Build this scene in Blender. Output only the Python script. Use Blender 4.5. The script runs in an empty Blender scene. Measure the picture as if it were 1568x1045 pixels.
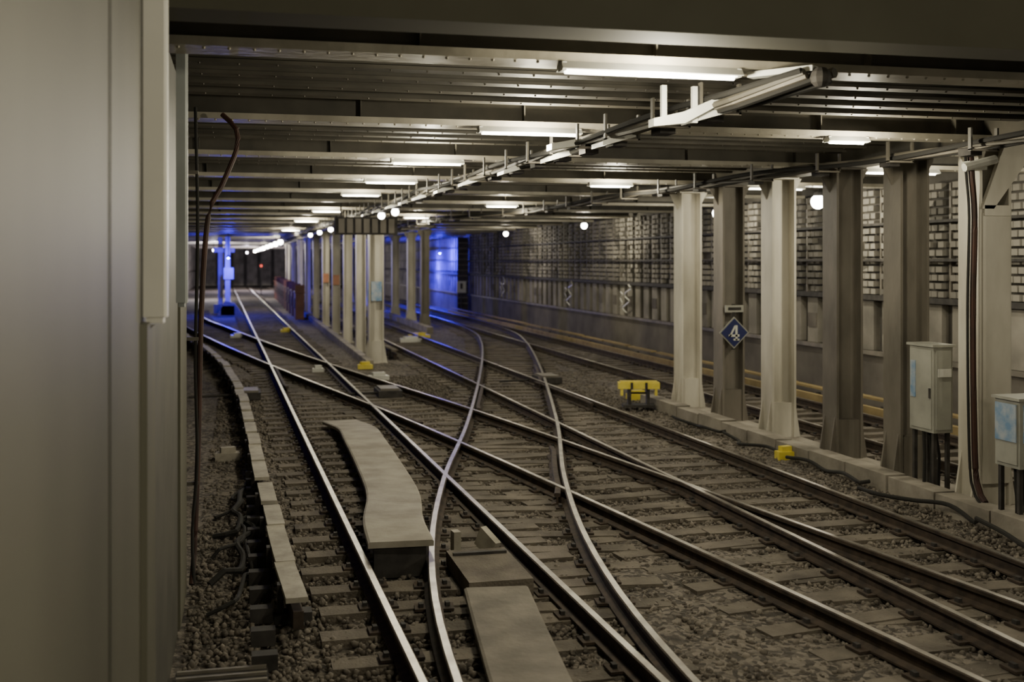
import bpy, math, random
import numpy as np
from mathutils import Vector
random.seed(7); rng=np.random.default_rng(5)
scene=bpy.context.scene
# ------------------------------------------------------------------ materials
def mat(name,c1,c2=None,rough=.7,metal=0.,scale=4.,bump=0.,bscale=None,emit=None,estr=0.,detail=6,voro=False,stretch=None,cmin=.35,cmax=.65,spec=None):
    m=bpy.data.materials.new(name); m.use_nodes=True
    nt=m.node_tree; b=nt.nodes['Principled BSDF']
    b.inputs['Roughness'].default_value=rough; b.inputs['Metallic'].default_value=metal
    if spec is not None: b.inputs['Specular IOR Level'].default_value=spec
    b.inputs['Base Color'].default_value=(*c1,1)
    tc=nt.nodes.new('ShaderNodeTexCoord'); mp=nt.nodes.new('ShaderNodeMapping')
    nt.links.new(tc.outputs['Object'],mp.inputs['Vector'])
    if stretch: mp.inputs['Scale'].default_value=stretch
    if c2:
        n=nt.nodes.new('ShaderNodeTexNoise'); n.inputs['Scale'].default_value=scale; n.inputs['Detail'].default_value=detail
        nt.links.new(mp.outputs[0],n.inputs['Vector'])
        r=nt.nodes.new('ShaderNodeValToRGB'); r.color_ramp.elements[0].color=(*c1,1); r.color_ramp.elements[1].color=(*c2,1)
        r.color_ramp.elements[0].position=cmin; r.color_ramp.elements[1].position=cmax
        src=n.outputs['Fac']
        if voro:
            v=nt.nodes.new('ShaderNodeTexVoronoi'); v.inputs['Scale'].default_value=voro
            nt.links.new(mp.outputs[0],v.inputs['Vector'])
            sp=nt.nodes.new('ShaderNodeSeparateColor'); nt.links.new(v.outputs['Color'],sp.inputs[0])
            mx=nt.nodes.new('ShaderNodeMath'); mx.operation='MULTIPLY_ADD'; mx.inputs[1].default_value=.5; 
            ad=nt.nodes.new('ShaderNodeMath'); ad.operation='MULTIPLY'; ad.inputs[1].default_value=.5
            nt.links.new(n.outputs['Fac'],ad.inputs[0]); nt.links.new(sp.outputs[0],mx.inputs[0]); nt.links.new(ad.outputs[0],mx.inputs[2])
            src=mx.outputs[0]
        nt.links.new(src,r.inputs['Fac']); nt.links.new(r.outputs[0],b.inputs['Base Color'])
    if bump:
        n2=nt.nodes.new('ShaderNodeTexNoise'); n2.inputs['Scale'].default_value=bscale or scale*5; n2.inputs['Detail'].default_value=5
        nt.links.new(mp.outputs[0],n2.inputs['Vector'])
        bp=nt.nodes.new('ShaderNodeBump'); bp.inputs['Strength'].default_value=bump; bp.inputs['Distance'].default_value=.02
        nt.links.new(n2.outputs['Fac'],bp.inputs['Height']); nt.links.new(bp.outputs[0],b.inputs['Normal'])
    if emit:
        b.inputs['Emission Color'].default_value=(*emit,1); b.inputs['Emission Strength'].default_value=estr
    return m
M=dict(
 ballast=mat('ballast_gravel',(.045,.038,.030),(.19,.165,.135),rough=.95,scale=1.2,bump=1.,bscale=28,voro=22),
 stone=mat('ballast_stone',(.055,.047,.038),(.24,.21,.172),rough=.95,scale=1.2,voro=17,cmin=.2,cmax=.85),
 sleeper=mat('sleeper_timber',(.065,.055,.042),(.185,.16,.126),rough=.9,scale=2.5,bump=.6,bscale=40,cmin=.3,cmax=.7),
 railtop=mat('rail_polished_steel',(.26,.24,.21),(.44,.415,.375),rough=.40,metal=1.,scale=4),
 railside=mat('rail_rusty_side',(.026,.018,.012),(.065,.045,.03),rough=.85,scale=8),
 board=mat('third_rail_board',(.27,.25,.20),(.44,.41,.34),rough=.75,scale=4,bump=.2),
 plate=mat('concrete_cover',(.22,.20,.16),(.34,.315,.26),rough=.8,scale=2.5,bump=.3),
 plate2=mat('dusty_cover',(.13,.117,.095),(.22,.198,.162),rough=.85,scale=3,bump=.4),
 iron=mat('dark_iron',(.02,.018,.016),(.05,.045,.04),rough=.8,scale=7),
 cable=mat('black_cable',(.015,.014,.012),rough=.9),
 redcable=mat('red_cable',(.06,.024,.016),(.03,.014,.011),rough=.7,scale=3),
 colwhite=mat('column_paint_pale',(.38,.355,.29),(.62,.59,.51),rough=.55,scale=2.,bump=.15,stretch=(1,1,.35),cmin=.3),
 coldark=mat('column_paint_grey',(.12,.108,.086),(.20,.18,.148),rough=.6,scale=2.5,bump=.2,stretch=(1,1,.4)),
 beam=mat('beam_paint',(.26,.24,.19),(.42,.39,.32),rough=.45,scale=2.,bump=.15),
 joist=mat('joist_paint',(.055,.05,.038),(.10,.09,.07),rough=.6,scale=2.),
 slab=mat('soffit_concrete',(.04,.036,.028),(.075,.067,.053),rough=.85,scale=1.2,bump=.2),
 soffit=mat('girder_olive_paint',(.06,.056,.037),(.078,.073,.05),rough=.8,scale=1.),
 wallgrey=mat('grey_wall_panel',(.085,.082,.060),(.125,.12,.09),rough=.6,scale=.7,detail=2,stretch=(1,1,.5),spec=.2),
 walldark=mat('wall_frame_dark',(.045,.043,.033),(.07,.066,.052),rough=.6,scale=2),
 barwhite=mat('pale_channel',(.78,.76,.68),(.84,.82,.74),rough=.5,scale=2),
 bargrey=mat('blue_grey_channel',(.24,.26,.25),(.30,.32,.31),rough=.5,scale=2),
 wallback=mat('back_wall_plaster',(.045,.041,.035),(.09,.083,.072),rough=.9,scale=1.5,bump=.3),
 brick=mat('pale_brick',(.10,.093,.078),(.26,.243,.21),rough=.85,scale=.9,voro=1.2),
 panel=mat('wall_pale_block',(.14,.13,.11),(.30,.28,.24),rough=.85,scale=1.0),
 plinth=mat('wall_plinth',(.08,.071,.06),(.16,.144,.122),rough=.85,scale=.9),
 concrete=mat('kerb_concrete',(.18,.162,.132),(.33,.30,.25),rough=.85,scale=2.5,bump=.3),
 yellow=mat('yellow_paint',(.66,.54,.05),(.78,.66,.10),rough=.5,scale=5),
 ochre=mat('yellow_rail_cover',(.24,.175,.07),(.35,.265,.11),rough=.7,scale=3),
 blue=mat('sign_blue',(.014,.02,.10),rough=.4),
 bluelt=mat('poster_blue',(.16,.28,.45),(.40,.45,.5),rough=.5,scale=8),
 white=mat('white_enamel',(.68,.68,.63),(.58,.58,.53),rough=.4,scale=4),
 cab=mat('cabinet_grey',(.30,.30,.26),(.40,.40,.35),rough=.45,scale=3),
 orange=mat('orange_paint',(.62,.30,.18),(.5,.22,.12),rough=.6,scale=4),
 brownred=mat('brown_red_barrier',(.11,.042,.028),(.19,.075,.045),rough=.6,scale=2),
 glow=mat('lamp_globe_glow',(1,1,1),emit=(1.,.97,.88),estr=30),
 tube=mat('lamp_tube_glow',(1,1,1),emit=(1.,.96,.83),estr=10),
 bluelamp=mat('blue_lamp_glow',(.1,.1,1),emit=(.12,.1,1.),estr=9),
 redlamp=mat('red_signal_glow',(1,.1,.05),emit=(1,.12,.08),estr=2),
)
# ------------------------------------------------------------------ mesh builder
class MB:
    def __init__(s): s.v=[];s.f=[];s.m=[];s.mats=[]
    def mi(s,k):
        if k not in s.mats: s.mats.append(k)
        return s.mats.index(k)
    def add(s,vs,fs,k):
        o=len(s.v); s.v+=[tuple(v) for v in vs]
        i=s.mi(k) if isinstance(k,str) else None
        for n,f in enumerate(fs):
            s.f.append(tuple(a+o for a in f)); s.m.append(i if i is not None else s.mi(k[n]))
    def box(s,c,d,k,rz=0,tilt=0):
        x,y,z=[a/2 for a in d]; P=[]
        cr,sr=math.cos(rz),math.sin(rz); ct,st=math.cos(tilt),math.sin(tilt)
        for sx,sy,sz in ((-1,-1,-1),(1,-1,-1),(1,1,-1),(-1,1,-1),(-1,-1,1),(1,-1,1),(1,1,1),(-1,1,1)):
            a,b,e=sx*x,sy*y,sz*z
            b,e=b*ct-e*st,b*st+e*ct
            P.append((c[0]+a*cr-b*sr,c[1]+a*sr+b*cr,c[2]+e))
        s.add(P,[(0,3,2,1),(4,5,6,7),(0,1,5,4),(1,2,6,5),(2,3,7,6),(3,0,4,7)],k)
    def prism(s,poly,axis,a0,a1,k):
        n=len(poly); vs=[]
        for a in (a0,a1):
            for p,q in poly:
                vs.append({'x':(a,p,q),'y':(p,a,q),'z':(p,q,a)}[axis])
        fs=[tuple(range(n))[::-1],tuple(range(n,2*n))]+[(i,(i+1)%n,n+(i+1)%n,n+i) for i in range(n)]
        s.add(vs,fs,k)
    def sweep(s,prof,path,k,cap=True):
        n=len(prof); vs=[]
        for i,p in enumerate(path):
            a=path[max(i-1,0)]; b=path[min(i+1,len(path)-1)]
            tx,ty=b[0]-a[0],b[1]-a[1]; L=math.hypot(tx,ty) or 1; sx,sy=ty/L,-tx/L
            for q,u in prof: vs.append((p[0]+sx*q,p[1]+sy*q,p[2]+u))
        fs=[];ks=[]
        for i in range(len(path)-1):
            for j in range(n):
                j2=(j+1)%n; fs.append((i*n+j,i*n+j2,(i+1)*n+j2,(i+1)*n+j)); ks.append(k if isinstance(k,str) else k[j])
        if cap:
            k0=k if isinstance(k,str) else k[0]
            fs+= [tuple(range(n)),tuple(range((len(path)-1)*n,len(path)*n))[::-1]]; ks+=[k0,k0]
        s.add(vs,fs,ks)
    def tube(s,path,r,k,n=8):
        path=[Vector(p) for p in path]; vs=[];up=Vector((0.13,.07,1)).normalized()
        for i,p in enumerate(path):
            t=(path[min(i+1,len(path)-1)]-path[max(i-1,0)]).normalized()
            a=t.cross(up)
            if a.length<.15: a=t.cross(Vector((1,0.1,0)))
            a.normalize(); b=t.cross(a)
            rr=r[i] if isinstance(r,(list,tuple)) else r
            for j in range(n):
                w=2*math.pi*j/n; vs.append(p+a*math.cos(w)*rr+b*math.sin(w)*rr)
        fs=[(i*n+j,i*n+(j+1)%n,(i+1)*n+(j+1)%n,(i+1)*n+j) for i in range(len(path)-1) for j in range(n)]
        fs+=[tuple(range(n))[::-1],tuple(range((len(path)-1)*n,len(path)*n))]
        s.add(vs,fs,k)
    def ball(s,c,r,k,n=12,h=8,sz=1):
        vs=[(c[0],c[1],c[2]+r*sz)]
        for i in range(1,h):
            a=math.pi*i/h
            for j in range(n):
                w=2*math.pi*j/n; vs.append((c[0]+r*math.sin(a)*math.cos(w),c[1]+r*math.sin(a)*math.sin(w),c[2]+r*sz*math.cos(a)))
        vs.append((c[0],c[1],c[2]-r*sz)); L=len(vs)-1
        fs=[(0,1+j,1+(j+1)%n) for j in range(n)]
        for i in range(h-2):
            for j in range(n): fs.append((1+i*n+j,1+(i+1)*n+j,1+(i+1)*n+(j+1)%n,1+i*n+(j+1)%n))
        fs+=[(L,1+(h-2)*n+(j+1)%n,1+(h-2)*n+j) for j in range(n)]
        s.add(vs,fs,k)
    def obj(s,name,smooth=False,parent=None):
        me=bpy.data.meshes.new(name); me.from_pydata(s.v,[],s.f)
        for k in s.mats: me.materials.append(M[k])
        me.polygons.foreach_set('material_index',s.m)
        if smooth: me.polygons.foreach_set('use_smooth',[True]*len(s.f))
        me.update(); o=bpy.data.objects.new(name,me); scene.collection.objects.link(o)
        if parent: o.parent=parent
        return o
def cr(pts,step=.6):
    P=[np.array(p,float) for p in pts]; P=[2*P[0]-P[1]]+P+[2*P[-1]-P[-2]]; out=[]
    for i in range(1,len(P)-2):
        n=max(1,int(np.linalg.norm(P[i+1]-P[i])/step))
        for j in range(n):
            t=j/n; a,b,c,d=P[i-1:i+3]
            out.append(.5*((2*b)+(-a+c)*t+(2*a-5*b+4*c-d)*t*t+(-a+3*b-3*c+d)*t**3))
    out.append(P[-2]); return out
def offs(path,d):
    o=[]
    for i,p in enumerate(path):
        a=path[max(i-1,0)];b=path[min(i+1,len(path)-1)]
        t=(b-a)/np.linalg.norm(b-a); o.append(np.array([p[0]+t[1]*d,p[1]-t[0]*d]))
    return o
def z3(path,z): return [(p[0],p[1],z) for p in path]
# ------------------------------------------------------------------ tracks
RP=[(-.07,-.15),(.07,-.15),(.07,-.135),(.012,-.115),(.012,-.05),(.036,-.038),(.036,-.008),(.026,0),(-.026,0),(-.036,-.008),(-.036,-.038),(-.012,-.05),(-.012,-.115),(-.07,-.135)]
RK=['railside']*7+['railtop']+['railside']*6
def track(cl,dz,name='railway_track',sl=(None,None)):
    b=MB(); c=cr(cl,.6)
    for d in (-.753,.753): b.sweep(RP,z3(offs(c,d),dz),RK)
    acc=0;nx=0
    for i in range(1,len(c)):
        seg=np.linalg.norm(c[i]-c[i-1])
        while nx<=acc+seg:
            p=c[i-1]+(c[i]-c[i-1])*((nx-acc)/seg); t=(c[i]-c[i-1])/seg
            if (sl[0] is None or p[1]>=sl[0]) and (sl[1] is None or p[1]<=sl[1]):
                b.box((p[0],p[1],-.232+dz+random.uniform(-.012,.005)),(2.5+random.uniform(-.1,.1),.235,.15),'sleeper',rz=math.atan2(t[1],t[0])-math.pi/2+random.uniform(-.02,.02))
                if p[1]<30:
                    for d in (-.753,.753):
                        q=(p[0]+t[1]*d,p[1]-t[0]*d)
                        b.box((q[0],q[1],-.146+dz),(.32,.17,.02),'railside',rz=math.atan2(t[1],t[0])-math.pi/2)
                        for e in(-.11,.11): b.box((q[0]+e,q[1],-.125+dz),(.035,.06,.04),'iron')
            nx+=.62
        acc+=seg
    return b.obj(name)
A=[(2.06,-3),(1.91,7),(1.72,19.7),(1.53,33),(1.27,50),(1.0,69),(.1,130)]
B=[(2.02,-2),(2.04,3),(2.115,6.99),(2.46,10.16),(3.24,13.88),(4.59,19.05),(6.84,28.6),(8.7,37.4),(9.6,43.5),(10,52),(10,60)]
D=[(6.25,-3),(6.1,9),(5.95,20),(5.75,33),(5.3,60),(4.6,105),(4.3,130)]
E=[(10.05,-1),(10.05,35),(10.0,60),(9.8,90)]
G=[(6.1,-1),(5.6,5),(4.5,13.3),(3.4,20.4),(2.0,28),(.3,38),(-1.2,48),(-2.4,57),(-3,70)]
track(A,0); track(B,-.001,sl=(9,None)); track(D,-.002); track(E,-.003); track(G,-.004,sl=(6,None))
b=MB()
def piece(cl,y0,y1,d,flare=.035):
    c=[p for p in offs(cr(cl,.4),d) if y0<=p[1]<=y1]
    sg=-1 if d>0 else 1
    if len(c)>4:
        c[0]=c[0]+np.array([sg*flare,0]); c[-1]=c[-1]+np.array([sg*flare,0])
    b.sweep(RP,z3(c,-.012),['railside']*14)
for cl,y0,y1,s in ((B,12.4,16.2,1),(D,20.5,25,1),(B,20.5,25,-1),(G,19,23,-1),(A,25,30,-1),(B,24,29,1),(D,27,31,-1)):
    piece(cl,y0,y1,s*(.753-.10))
b.obj('check_rails')
# ------------------------------------------------------------------ ballast bed
def ground():
    ys=np.concatenate([np.arange(-3,34,.16),np.arange(34,140,.8)]); xs=np.arange(-6,13.2,.16)
    X,Y=np.meshgrid(xs,ys); Z=-.192+rng.normal(0,.012,X.shape)+.025*np.sin(X*.9+Y*.13)*np.cos(Y*.37)-.012
    V=np.stack([X,Y,Z],-1).reshape(-1,3); nx=len(xs);ny=len(ys)
    I=np.arange(nx*ny).reshape(ny,nx); F=np.stack([I[:-1,:-1],I[:-1,1:],I[1:,1:],I[1:,:-1]],-1).reshape(-1,4)
    me=bpy.data.meshes.new('ballast'); me.from_pydata(V.tolist(),[],F.tolist()); me.materials.append(M['ballast'])
    me.polygons.foreach_set('use_smooth',[True]*len(F)); o=bpy.data.objects.new('floor_ballast',me); scene.collection.objects.link(o)
ground()
def stones():
    g=(1+5**.5)/2
    iv=np.array([(-1,g,0),(1,g,0),(-1,-g,0),(1,-g,0),(0,-1,g),(0,1,g),(0,-1,-g),(0,1,-g),(g,0,-1),(g,0,1),(-g,0,-1),(-g,0,1)])/1.9
    fc=np.array([(0,11,5),(0,5,1),(0,1,7),(0,7,10),(0,10,11),(1,5,9),(5,11,4),(11,10,2),(10,7,6),(7,1,8),(3,9,4),(3,4,2),(3,2,6),(3,6,8),(3,8,9),(4,9,5),(2,4,11),(6,2,10),(8,6,7),(9,8,1)])
    N=60000
    y=4.5+ (rng.random(N)**1.25)*24; x=rng.uniform(-.4,9.5,N)
    s=rng.uniform(.014,.033,N); z=-.195+rng.uniform(-.012,.016,N)
    V=iv[None]*s[:,None,None]*rng.uniform(.55,1.3,(N,12,1))*rng.uniform(.7,1.25,(N,1,3))
    V+=np.stack([x,y,z],-1)[:,None]; F=fc[None]+(np.arange(N)*12)[:,None,None]
    V=V.reshape(-1,3);F=F.reshape(-1,3)
    me=bpy.data.meshes.new('stones'); me.vertices.add(len(V)); me.vertices.foreach_set('co',V.ravel())
    me.loops.add(F.size); me.loops.foreach_set('vertex_index',F.ravel().astype(np.int32))
    me.polygons.add(len(F)); me.polygons.foreach_set('loop_start',np.arange(0,F.size,3,dtype=np.int32))
    me.update(calc_edges=True); me.validate(); me.materials.append(M['stone'])
    o=bpy.data.objects.new('ballast_stones',me); scene.collection.objects.link(o)
stones()
# ------------------------------------------------------------------ third rails with boards
def third(path,y0,y1,name,seg=1.25,k='board',wob=.02,zt=.12,w2=.085):
    b=MB(); c=cr(path,.25)
    c=[p for p in c if y0<=p[1]<=y1]
    b.sweep([(-.04,-.14),(.04,-.14),(.04,.0),(-.04,.0)],z3(c,0),'railside')
    n=int(seg/.25)
    for i in range(0,len(c)-n,n):
        w=random.uniform(-wob,wob)
        b.sweep([(-w2+w,zt-.04),(w2+w,zt-.04),(w2+w,zt),(-w2+w,zt)],z3(c[i:i+n+(0 if random.random()<.5 else 1)],random.uniform(-.015,.015)),k)
        q=c[i+n//2]; b.box((q[0]-.1,q[1],-.05),(.05,.10,.30),'iron'); b.box((q[0],q[1],-.17),(.3,.16,.09),'iron')
    return b.obj(name)
third([(.45,8.9),(.36,11),(.24,16),(.12,21),(-.1,26),(-.55,32),(-1.3,38),(-2.6,47)],8.8,47,'third_rail')
third([(11.3,10),(11.3,30),(11.2,60)],10,60,'third_rail',seg=2.5,k='ochre',zt=.2)
b=MB(); b.sweep([(-.05,-.2),(.05,-.2),(.05,.10),(-.05,.10)],[(10.98,12,0),(10.98,35,0),(10.95,60,0)],'ochre'); b.obj('yellow_guard_board')
third([(4.45,33),(4.3,70)],33,60,'third_rail',k='sleeper')
# ------------------------------------------------------------------ cover plates between rails
def plate(path,w,name,k='plate',th=.045):
    b=MB(); c=cr(path,.25); c=[tuple(p) for p in c]
    b.sweep([(-w/2,-th),(w/2,-th),(w/2,0),(w/2-.02,.012),(-w/2+.02,.012),(-w/2,0)],c,k)
    for p in c[::5]:
        b.box((p[0],p[1]+.1,(p[2]-.2)/2-.03),(w*.8,.08,max(.05,p[2]+.13)),'iron')
    return b.obj(name)
plate([(1.44,10.3,.14),(1.5,11.3,.13),(1.72,13,.05),(1.80,15,.03),(1.82,17,.06),(1.84,18.3,.03),(1.70,19.8,-.06)],.60,'cable_cover_plate')
plate([(1.74,4.5,-.05),(1.80,6.5,-.05),(1.95,8,-.05),(2.1,9.3,-.04)],.54,'cable_cover_plate','plate2')
b=MB(); b.box((2.17,9.95,-.08),(.56,1.1,.14),'sleeper'); b.box((2.02,10.7,0),(.07,.12,.24),'board',rz=.1); b.box((2.32,10.65,0),(.07,.25,.2),'board',rz=.5,tilt=.5)
b.box((2.17,10.3,.0),(.5,.05,.03),'iron'); b.obj('train_stop_device')
# ------------------------------------------------------------------ walls, ceiling
b=MB()
b.box((-.75,1.3,1.95),(.6,8.6,4.4),'wallgrey')
b.box((-.447,4.3,1.95),(.006,.012,4.3),'walldark')
b.box((-.765,8.1,1.95),(.6,4.9,4.4),'walldark')
b.prism([(-.45,5.62),(-.42,5.66),(-.42,5.85),(-.46,5.9)],'z',-.25,2.4,'wallgrey')
b.box((-.455,6.3,1.0),(.02,.5,2.7),'wallgrey'); b.box((-.455,9.9,1.7),(.02,1.1,4.),'wallgrey')
b.obj('wall_left')
def chan(c,w,z0,z1,k):
    x,y=c; h=w/2
    b.prism([(x-h,y-h),(x+h-.015,y-h),(x+h,y-h+.015),(x+h,y+h),(x-h,y+h)],'z',z0+.03,z1,k)
    b.prism([(x-h+.015,y-h+.015),(x+h-.02,y-h+.01),(x+h-.015,y+h-.015),(x-h+.015,y+h-.015)],'z',z0,z0+.03,k)
b=MB(); chan((-.405,6.0),.115,2.39,4.04,'barwhite'); b.obj('trim_1')
b=MB(); chan((-.371,8.0),.075,2.39,4.2,'bargrey'); b.obj('trim_2')
b=MB(); b.box((-5.2,75,2.2),(.4,129,5),'wallback')
for y in np.arange(12,138,2.4): b.box((-4.95,y,2.2),(.14,.5,4.9),'panel')
b.box((-4.93,75,1.6),(.12,129,.15),'coldark'); b.obj('wall_left_far')
b=MB(); b.box((4,140,2.2),(19,.4,5),'panel')
for x in np.arange(-4,12,1.6): b.box((x,139.75,2.2),(.4,.1,4.8),'wallback')
b.obj('wall_back')
b=MB()   # right wall
X0=12.3
b.box((X0+.35,68,2.2),(.5,148,5),'wallback')
b.box((X0+.03,68,.32),(.2,148,1.1),'plinth')
b.box((X0-.06,68,.88),(.14,148,.08),'coldark')
for z,h in ((1.98,.10),(2.72,.05),(3.42,.05)): b.box((X0-.02,68,z),(.22,148,h),'iron')
y=4.
while y<110:
    if 61.5<y<63.6: y+=.75; continue
    b.box((X0+.04,y,1.42),(.16,.44,.98),'panel')
    if random.random()<.3: b.box((X0+.0,y,1.42),(.12,.36,.30),'plinth')
    b.box((X0+.1,y+.375,3.05),(.16,.05,2.1),'coldark')
    if y<62:
        zz=2.1; r=0
        while zz<4.15:
            for q in ((-.13,.11) if r%2 else (-.2,0.02,.2)):
                if random.random()<.96: b.box((X0+.03+random.uniform(-.012,.012),y+q,zz),(.14,.19 if r%2 else .16,.105),'brick')
            zz+=.15; r+=1
    else: b.box((X0+.05,y,3.1),(.14,.44,1.9),'panel')
    y+=.75
b.obj('wall_right')
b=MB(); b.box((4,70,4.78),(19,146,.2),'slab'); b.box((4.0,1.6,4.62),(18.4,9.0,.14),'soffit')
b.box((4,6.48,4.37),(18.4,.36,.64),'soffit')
b.obj('ceiling')
b=MB()
main=[7.75+3.85*i for i in range(34)]
for i,y in enumerate(main):
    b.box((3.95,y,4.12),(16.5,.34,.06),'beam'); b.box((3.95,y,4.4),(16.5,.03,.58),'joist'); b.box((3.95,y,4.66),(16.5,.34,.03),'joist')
    if y<45:
        for x in np.arange(-3.9,12,1.7): b.box((x,y-.06,4.38),(.012,.1,.5),'joist')
        for x in np.arange(-3.9,12,.16):
            b.ball((x,y-.11,4.087),.013,'beam',5,3); 
b.obj('ceiling_beams')
b=MB(); 
y=7.05
while y<138:
    if min(abs(y-m) for m in main)>.3:
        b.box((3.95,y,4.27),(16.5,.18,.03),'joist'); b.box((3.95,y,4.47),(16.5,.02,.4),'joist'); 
        if y<20:
            for x in np.arange(-3.9,12,.3): b.ball((x,y-.05,4.252),.012,'joist',5,3)
    y+=.55
b.obj('ceiling_joists')
b=MB()
for X,y0,y1 in ((8.45,6.8,22),(3.8,31.5,110),(7.8,46,110)):
    b.box((X,(y0+y1)/2,4.05),(.42,y1-y0,.04),'joist'); b.box((X,(y0+y1)/2,4.3),(.04,y1-y0,.5),'joist')
b.obj('longitudinal_girders')
# ------------------------------------------------------------------ columns
def column(x,y,k='colwhite',top=4.03,extras=None,S=1.,flare=True):
    b=MB(); z0=-.22
    for s in (-1,1): b.box((x+s*.19*S,y,(top+z0)/2),(.035,.40*S,top-z0),k)
    b.box((x,y,(top+z0)/2),(.35*S,.03,top-z0),k)
    b.box((x,y,z0+.02),(.62*S,.55*S,.05),k)
    if flare:
        for s in (-1,1):
            for q in (-.145,.145):
                b.prism([(x+s*.20*S,z0+.04),(x+s*.31*S,z0+.04),(x+s*.20*S,z0+.75)],'y',y+q-.015,y+q+.015,k)
        b.box((x,y,z0+.35),(.36*S,.32*S,.62),k)
    for s in (-1,1): b.prism([(x+s*.205*S,top),(x+s*.40*S,top),(x+s*.205*S,top-.35)],'y',y-.015,y+.015,k)
    b.box((x,y,top-.01),(.5*S,.45*S,.03),k)
    if extras: extras(b)
    return b.obj('steel_column')
def ex_front(b):
    x,y=8.45,11.6
    b.prism([(x-.2,3.3),(x-.05,3.3),(x+.55,4.05),(x+.1,4.05)],'y',y-.24,y-.18,'colwhite')
    b.box((x,y-.21,3.28),(.34,.06,.12),'colwhite')
    b.box((x,y-.21,1.7),(.36,.02,3.1),'colwhite')
column(8.45,9.9,'coldark'); column(8.45,11.6,extras=ex_front)
for i,(y,k) in enumerate(((13.2,'coldark'),(14.8,'coldark'),(16.8,'colwhite'),(18.7,'coldark'),(20.6,'colwhite'))): column(8.45,y,k)
column(3.8,32.4)
for y in (36.5,41,46,51.5,58,65,73,82,92): column(3.8,y,S=.72,flare=False)
for y in (48.5,52.5,58,64,72,82): column(7.8,y,'coldark' if y<50 else 'colwhite',S=.85)
b=MB()
b.box((3.58,32.4,1.85),(.012,.3,.55),'bluelt'); b.box((3.8,32.19,1.85),(.3,.012,.55),'bluelt')
for y in (46,51.5): b.box((3.8,y-.155,1.95),(.25,.012,.4),'orange')
b.obj('column_posters')
# kerbs
b=MB()
for i in range(22):
    y=.2+i; b.box((8.0+random.uniform(-.015,.015),y,-.11+random.uniform(-.015,.01)),(.28,.96,.26),'concrete',rz=random.uniform(-.01,.01))
b.box((8.45,10.5,-.16),(.6,21,.1),'concrete'); b.obj('cable_trough_kerb')
b=MB()
for i in range(40):
    b.box((3.45,31.5+i*1.5,-.1),(.2,1.47,.24),'concrete'); 
b.obj('cable_trough_kerb')
b=MB()
for i in range(16): b.box((7.5,46+i*1.5,-.1),(.25,1.47,.3),'concrete')
b.obj('cable_trough_kerb')
# ------------------------------------------------------------------ overhead cable runs + lamps
def cablerun(path,name,n=5,r=.022,spread=.10,step=1.9,bits=True):
    b=MB(); c=cr(path,.4)
    for j in range(n):
        ph=random.random()*6; ox=(j-(n-1)/2)*spread/n*2; k=['cable','joist','coldark','cable','coldark'][j%5]
        b.tube([(p[0]+ox+.03*math.sin(p[1]*.8+ph),p[1],p[2]+.035*math.sin(p[1]*1.1+ph*2)-.02*(j%2)) for p in c],r*random.uniform(.8,1.4),k,6)
    acc=0;m=0
    for i in range(1,len(c)):
        acc+=np.linalg.norm(c[i]-c[i-1])
        if acc>step/2:
            acc=0; p=c[i]; m+=1
            b.box((p[0],p[1],p[2]-.075),(.34,.05,.02),'coldark'); b.box((p[0]-.16,p[1],p[2]+.04),(.02,.05,.24),'joist'); b.box((p[0]+.16,p[1],p[2]+.04),(.02,.05,.24),'joist')
            b.box((p[0]+.05,p[1]+.3,p[2]-.04),(.14,.22,.14),'iron')
            if bits and p[1]<30 and m%2: b.prism([(p[0]-.2,p[2]-.14),(p[0]+.12,p[2]-.05),(p[0]+.12,p[2]),(p[0]+.0,p[2]-.0),(p[0]-.2,p[2]-.10)],'y',p[1]-.05,p[1]+.3,'white')
    return b.obj(name)
cablerun([(3.95,7.3,4.03),(3.68,7.9,3.93),(3.45,10,3.90),(3.33,13.5,3.90),(3.2,17.5,3.9),(3.1,24,3.9),(2.9,34,3.9),(2.6,45,3.9),(2.4,75,3.9)],'overhead_cable_run',n=7,r=.028,spread=.15,step=1.5)
b=MB(); b.ball((3.97,7.25,3.99),.075,'iron',10,6); b.box((3.8,7.5,4.06),(.5,.1,.04),'white',rz=-.9)
b.prism([(3.05,3.72),(3.3,3.75),(3.62,3.92),(3.62,3.98),(3.3,3.84),(3.05,3.78)],'y',8.1,8.22,'white')
for x in (3.15,3.4): b.box((x,8.16,3.9),(.04,.04,.28),'white')
b.prism([(3.0,3.80),(3.3,3.85),(3.3,3.92),(3.0,3.86)],'y',10.8,11.0,'white')
b.obj('cable_insulator')
cablerun([(7.9,7.5,3.98),(7.6,12,3.95),(7.0,19,3.92),(6.7,27,3.92),(5.6,33,3.92),(5.2,60,3.92)],'overhead_cable_run',n=4,step=2.6,bits=False)
LC=(1,.915,.69)
def light_child(e,p,off=(0,0,-.10)):
    l=bpy.data.lights.new('lamp_light','POINT'); l.energy=p; l.color=LC; l.shadow_soft_size=.08
    o=bpy.data.objects.new('lamp_light',l); scene.collection.objects.link(o); o.parent=e; o.location=off
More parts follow.
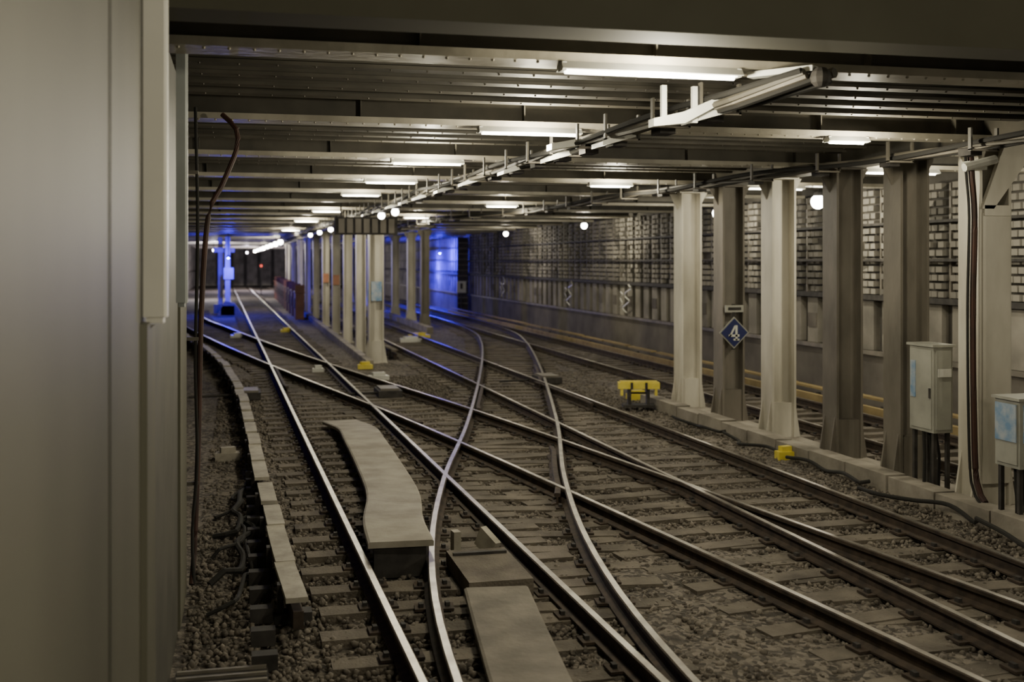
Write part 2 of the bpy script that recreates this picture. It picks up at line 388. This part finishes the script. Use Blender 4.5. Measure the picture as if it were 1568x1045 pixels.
def tubelamp(x,y,z,power,ang=0,L=1.1,off=(0,0,-.10),stem=.12):
    e=bpy.data.objects.new('fluorescent_lamp',None); scene.collection.objects.link(e); e.location=(x,y,z); e.rotation_euler=(0,0,ang)
    b=MB()
    b.prism([(-.09,-.02),(-.05,.035),(.05,.035),(.09,-.02),(.08,-.025),(.045,.02),(-.045,.02),(-.08,-.025)],'y',-L/2,L/2,'white')
    for s in (-1,1):
        b.box((0,s*(L/2-.02),.0),(.12,.03,.06),'white')
        if stem: b.box((0,s*L*.35,.03+stem/2),(.025,.03,stem),'joist')
    b.obj('reflector',parent=e)
    b=MB(); b.tube([(0,-L/2+.04,-.025),(0,L/2-.04,-.025)],.024,'tube',8); b.obj('tube',parent=e)
    if power: light_child(e,power,off)
def globe(x,y,z,power,r=.13):
    e=bpy.data.objects.new('globe_lamp',None); scene.collection.objects.link(e); e.location=(x,y,z)
    b=MB(); b.ball((0,0,0),r,'glow',16,10); b.obj('globe',True,e)
    b=MB(); b.tube([(0,0,r*.8),(0,0,r+.05)],r*.6,'iron',12); b.tube([(0,0,r+.04),(0,0,4.1-z)],.015,'iron',6); b.obj('stem',parent=e)
    if power: light_child(e,power,(0,0,-r-.12))
T=math.pi/2
def beamlamp(x,k,power,L=1.2):
    tubelamp(x,main[k]-.12,4.055,power,T,L,off=(-.25,0,-.20),stem=0)
beamlamp(2.85,0,160,1.35); beamlamp(2.95,1,160,1.1); beamlamp(2.5,2,160,1.0); beamlamp(2.5,3,130,.9); beamlamp(2.4,4,90,.8); beamlamp(2.3,6,170,.8)
beamlamp(2.2,8,190,.8); beamlamp(2.2,11,190,.8)
beamlamp(6.6,1,120,.5); beamlamp(6.4,3,150,.8); beamlamp(6.2,5,160,.8); beamlamp(5.3,7,160,.8); beamlamp(5.8,10,190,.8)
beamlamp(9.6,0,140,1.2); beamlamp(9.6,2,140,1.5); beamlamp(9.5,3,90,1.3)
for y in (23.5,25.5,31,34.5,37,41,45): globe(3.15-(y-24)*.02,y,3.72,0,.08)
for y in (62,68,75,82,90,98,107,118): globe(2.2-(y-60)*.01,y,3.72,420 if y in (68,90,118) else 0,.14)
globe(11.0,20.2,3.86,110,.14); globe(11.1,25.2,3.84,130,.13); globe(11.0,13.5,3.86,100,.13)
globe(10.8,35,3.84,170,.1); globe(10.8,46,3.84,130,.1)
# unseen fill lamps added behind / beside the camera to brighten foreground and channel
tubelamp(2.4,1.2,4.4,200); tubelamp(7.6,-2.0,4.4,420)
b=MB(); b.box((3.0,27.6,3.55),(1.5,.25,.42),'iron')
for i in range(7): b.box((2.4+i*.2,27.45,3.55),(.14,.04,.34),'coldark')
for s in(-.6,.6): b.box((3.0+s,27.6,3.92),(.04,.04,.36),'iron')
b.obj('speaker_box')
# ------------------------------------------------------------------ blue lit areas
def plight(n,loc,p,c,r=.2):
    l=bpy.data.lights.new(n,'POINT'); l.energy=p; l.color=c; l.shadow_soft_size=r
    o=bpy.data.objects.new(n,l); scene.collection.objects.link(o); o.location=loc; return o
b=MB()
for x,y in ((-.55,62),(-.95,64)):
    b.box((x,y,1.9),(.26,.22,4.2),'colwhite')
    b.box((x,y,.1),(.7,.6,.5),'coldark')
b.box((-.75,63,3.3),(1.1,.2,.25),'colwhite'); b.box((-.5,61.8,2.05),(.5,.05,.6),'white')
b.prism([(-1.1,-.2),(.3,-.2),(-.2,.5),(-.7,.6)],'y',61.7,62.3,'coldark')
b.obj('blue_lit_signal_mast')
def bluelamp(x,y,z,p):
    e=bpy.data.objects.new('blue_lamp',None); scene.collection.objects.link(e); e.location=(x,y,z)
    b=MB(); b.tube([(0,0,.12),(0,0,-.02)],[.07,.12],'iron',12); b.ball((0,0,-.02),.06,'bluelamp',10,6); b.tube([(0,0,.08),(0,0,4.1-z)],.02,'iron',6); b.obj('bulb',parent=e)
    l=bpy.data.lights.new('blue_light','POINT'); l.energy=p; l.color=(.045,.02,1); l.shadow_soft_size=.1
    o=bpy.data.objects.new('blue_light',l); scene.collection.objects.link(o); o.parent=e; o.location=(0,-.15,-.15)
bluelamp(-.5,60.0,2.9,1100); bluelamp(11.5,66,3.2,1200); bluelamp(11.4,71,2.4,1500)
b=MB(); b.box((11.95,61.2,1.9),(.6,.1,4.2),'wallback')
for i in range(12): b.box((11.95,61.13,.4+i*.3),(.56,.03,.06),'coldark')
b.obj('wall_recess_screen')
b=MB(); b.box((11.75,60.6,1.3),(.5,.04,.62),'white'); b.box((11.75,60.57,1.35),(.12,.02,.3),'iron'); b.box((11.75,60.65,.4),(.05,.05,1.4),'iron'); b.obj('white_track_sign')
b=MB()
x,y,z=8.42,18.42,1.45
def dia(r,yy,k): b.prism([(x-r,z),(x,z-r),(x+r,z),(x,z+r)],'y',yy,yy+.012,k)
dia(.28,y,'cab'); dia(.25,y-.014,'blue')
b.box((x+.035,y-.02,z),(.04,.008,.26),'white'); b.box((x-.01,y-.02,z-.05),(.20,.008,.04),'white')
b.prism([(x-.11,z-.07),(x-.07,z-.07),(x+.03,z+.12),(x+.0,z+.13)],'y',y-.024,y-.016,'white'); b.box((x+.035,y-.02,z-.12),(.11,.008,.03),'white')
b.box((x,y+.03,z+.1),(.05,.04,.8),'iron'); b.box((x,y-.005,z+.42),(.34,.03,.12),'cab'); b.box((x,y-.025,z+.42),(.24,.01,.05),'iron')
b.box((x,y+.06,z+.1),(.3,.06,.05),'iron')
b.obj('diamond_track_sign')
b=MB(); b.box((1.9,100,2.2),(.3,.2,.6),'iron'); b.ball((1.9,99.85,2.3),.10,'redlamp',10,6); b.box((1.9,100,1),(.08,.08,2.4),'iron'); b.obj('red_signal')
def farlamp(x,y,z,p,c):
    e=bpy.data.objects.new('tunnel_wall_lamp',None); scene.collection.objects.link(e); e.location=(x,y,z)
    b=MB(); b.tube([(0,0,.0),(0,0,-.16)],[.10,.07],'tube',12); b.tube([(0,0,.0),(0,0,4.1-z)],.03,'iron',6); b.obj('lantern',parent=e)
    l=bpy.data.lights.new('lantern_light','POINT'); l.energy=p; l.color=c; l.shadow_soft_size=.15
    o=bpy.data.objects.new('lantern_light',l); scene.collection.objects.link(o); o.parent=e; o.location=(0,0,-.35)
farlamp(.8,112,3.6,2400,(.9,.8,1)); farlamp(-1.8,88,3.6,1700,(.92,.88,1))
b=MB()
for i in range(10):
    y=58+i*3.6
    b.box((2.95,y,.45),(.42,1.7,1.3),'brownred'); b.box((2.95,y,1.15),(.50,1.8,.08),'brownred'); b.box((2.95,y-.88,1.35),(.46,.06,.35),'brownred')
    b.box((2.72,y,.6),(.03,.9,.5),'iron')
b.obj('equipment_box_row')
# ------------------------------------------------------------------ trackside items
def ybox(x,y,rz=0,name='yellow_track_trestle'):
    b=MB(); 
    cs,sn=math.cos(rz),math.sin(rz)
    def P(a,c,z): return (x+a*cs-c*sn,y+a*sn+c*cs,z)
    b.box(P(0,0,.29),(.80,.26,.12),'yellow',rz); b.box(P(0,0,.36),(.72,.2,.03),'yellow',rz)
    for s in(-1,1):
        b.box(P(s*.18,0,.06),(.06,.22,.34),'iron',rz); b.box(P(s*.33,-.02,.17),(.05,.2,.14),'yellow',rz); b.box(P(s*.14,-.135,.29),(.05,.012,.13),'iron',rz)
    b.box(P(0,0,-.10),(.62,.34,.05),'iron',rz); b.tube([P(-.2,0,.14),P(.2,0,.14)],.02,'iron')
    b.obj(name)
ybox(7.55,20.9,-.25)
b=MB()
for x,y,s,k in ((7.75,15.2,.28,'yellow'),(3.3,30.6,.4,'yellow'),(3.3,27.6,.5,'white'),(6.6,42.5,.8,'yellow'),(6.0,40.5,.8,'white'),(-.15,17,.35,'plate'),(2.0,29.8,.3,'white'),(.0,44,.6,'white'),(1.9,47,.5,'yellow'),(8.1,22.5,.45,'yellow')):
    b.prism([(x-s/2,y-s/3),(x+s/2,y-s/3.2),(x+s/2.3,y+s/3),(x-s/2.2,y+s/3.3)],'z',-.19,-.07,k)
    b.box((x,y,-.04),(s*.6,s*.35,.09),k,rz=.2)
b.obj('track_marker_blocks')
def cabinet(x,y,z0,z1,w,d,name,panel):
    b=MB(); b.box((x,y,(z0+z1)/2),(w,d,z1-z0),'cab'); b.box((x,y,z1+.015),(w+.06,d+.06,.03),'cab')
    b.box((x-w/2-.008,y,(z0+z1)/2),(.015,d-.06,z1-z0-.08),'cab'); b.box((x,y-d/2-.008,(z0+z1)/2),(w-.06,.015,z1-z0-.08),'cab')
    panel(b)
    for sx in(-1,1):
        for sy in (-1,1): b.box((x+sx*(w/2-.04),y+sy*(d/2-.05),(z0-.2)/2),(.045,.045,z0+.2),'iron')
    for i in range(3): b.tube([(x-.1+.08*i,y,z0),(x-.12+.1*i,y-.05,z0-.3),(x-.2+.1*i,y-.15,-.18)],.02,'cable')
    return b.obj(name)
cabinet(8.28,12.4,.62,1.66,.26,.5,'equipment_cabinet',lambda b:(b.box((8.13,12.55,1.25),(.01,.10,.45),'bluelt'),b.box((8.28,12.12,1.35),(.18,.01,.1),'white'),b.box((8.13,12.2,1.1),(.02,.03,.12),'iron')))
cabinet(8.2,10.6,.5,1.22,.4,.4,'equipment_cabinet',lambda b:(b.box((7.98,10.6,.98),(.012,.34,.4),'bluelt'),b.box((8.2,10.38,.98),(.34,.012,.4),'bluelt')))
b=MB(); c=cr([(8.12,11.4,4.0),(8.1,11.35,3.7),(8.16,11.38,3.2),(8.14,11.38,2.2),(8.15,11.38,1.0),(8.13,11.3,.2),(8.1,11.1,-.0)],.1)
b.tube([tuple(p) for p in c],.035,'redcable'); b.tube([(p[0]-.07,p[1],p[2]) for p in c],.016,'cable')
b.box((8.1,11.3,3.78),(.22,.16,.1),'cab'); b.tube([(7.9,11.2,3.75),(8.3,11.2,3.85)],.05,'white')
b.obj('column_cables')
b=MB()
c=cr([(-.15,11.2,4.1),(-.02,11.1,3.95),(-.02,11.05,3.75),(-.15,10.9,3.4),(-.27,10.8,3.1),(-.33,10.75,2.2),(-.35,10.7,1.2),(-.38,10.6,.2),(-.40,10.4,-.15)],.1)
b.tube([tuple(p) for p in c],.024,'redcable')
c=cr([(-.38,10.72,4.1),(-.36,10.7,3),(-.38,10.72,1.8),(-.36,10.6,.9),(-.40,10.55,.3),(-.38,10.4,-.15)],.15)
b.tube([tuple(p) for p in c],.015,'cable')
for z in (3.5,2.0,.7): b.box((-.40,10.62,z),(.10,.03,.03),'joist')
b.obj('hanging_cables')
b=MB()
for i in range(5):
    y0=9.5+i*.9; pts=[(-.25,y0,-.16)]
    for j in range(6): pts.append((-.1+.05*j+random.uniform(-.1,.1),y0+j*.45+random.uniform(-.2,.2),-.15+random.uniform(0,.08)))
    b.tube([tuple(p) for p in cr(pts,.1)],random.choice((.018,.025,.03)),'cable',7)
for i in range(8):
    y0=2+i*2.2; pts=[(7.8,y0,-.1)]
    for j in range(5): pts.append((7.6+random.uniform(-.15,.2),y0+j*.5,-.15+random.uniform(0,.12)))
    b.tube([tuple(p) for p in cr(pts,.1)],.025,'cable',7)
for i in range(16):
    y0=8.2+i*.55; b.box((.18,y0,-.12),(.18,.12,.12),'iron')
b.obj('ground_cables')
b=MB()
b.prism([(-.42,6.4),(.2,6.4),(.2,8.2),(-.42,8.2)],'z',-.2,-.14,'iron')
for i in range(14): b.box((-.11,6.5+i*.125,-.13),(.6,.03,.02),'coldark')
b.obj('drain_grate')
b=MB()
for x,y in ((3.1,24.2),(.2,24.5),(7.1,26)):
    b.box((x,y,-.09),(.5,.9,.14),'iron'); b.box((x,y,.0),(.4,.7,.04),'coldark'); b.tube([(x,y-.2,-.07),(x-1.2,y-.2,-.1)],.025,'iron')
b.obj('point_machines')
b=MB()
for y0 in (29.5,34.5,41,52):
    pts=[(12.13,y0+.28*math.sin(i*1.9+y0)+i*.05,1.95-.13*i) for i in range(8)]
    b.tube([tuple(p) for p in cr(pts,.06)],.022,'white',5)
    pts=[(12.13,y0+.7+.15*math.cos(i*2.3),1.2+.1*i) for i in range(6)]
    b.tube([tuple(p) for p in cr(pts,.06)],.018,'white',5)
b.obj('wall_graffiti')
# ------------------------------------------------------------------ world + camera
w=bpy.data.worlds.new('World'); scene.world=w; w.use_nodes=True
w.node_tree.nodes['Background'].inputs[0].default_value=(1,.93,.75,1); w.node_tree.nodes['Background'].inputs[1].default_value=.4
cam=bpy.data.cameras.new('camera'); co=bpy.data.objects.new('camera',cam); scene.collection.objects.link(co); scene.camera=co
co.location=(0,0,2.7); co.rotation_euler=(math.radians(90),0,math.radians(-13.52))
cam.lens=40; cam.sensor_width=36; cam.shift_y=-.078; cam.clip_end=400; cam.clip_start=.05
cam.dof.use_dof=True; cam.dof.focus_distance=11; cam.dof.aperture_fstop=1.5
print('done')
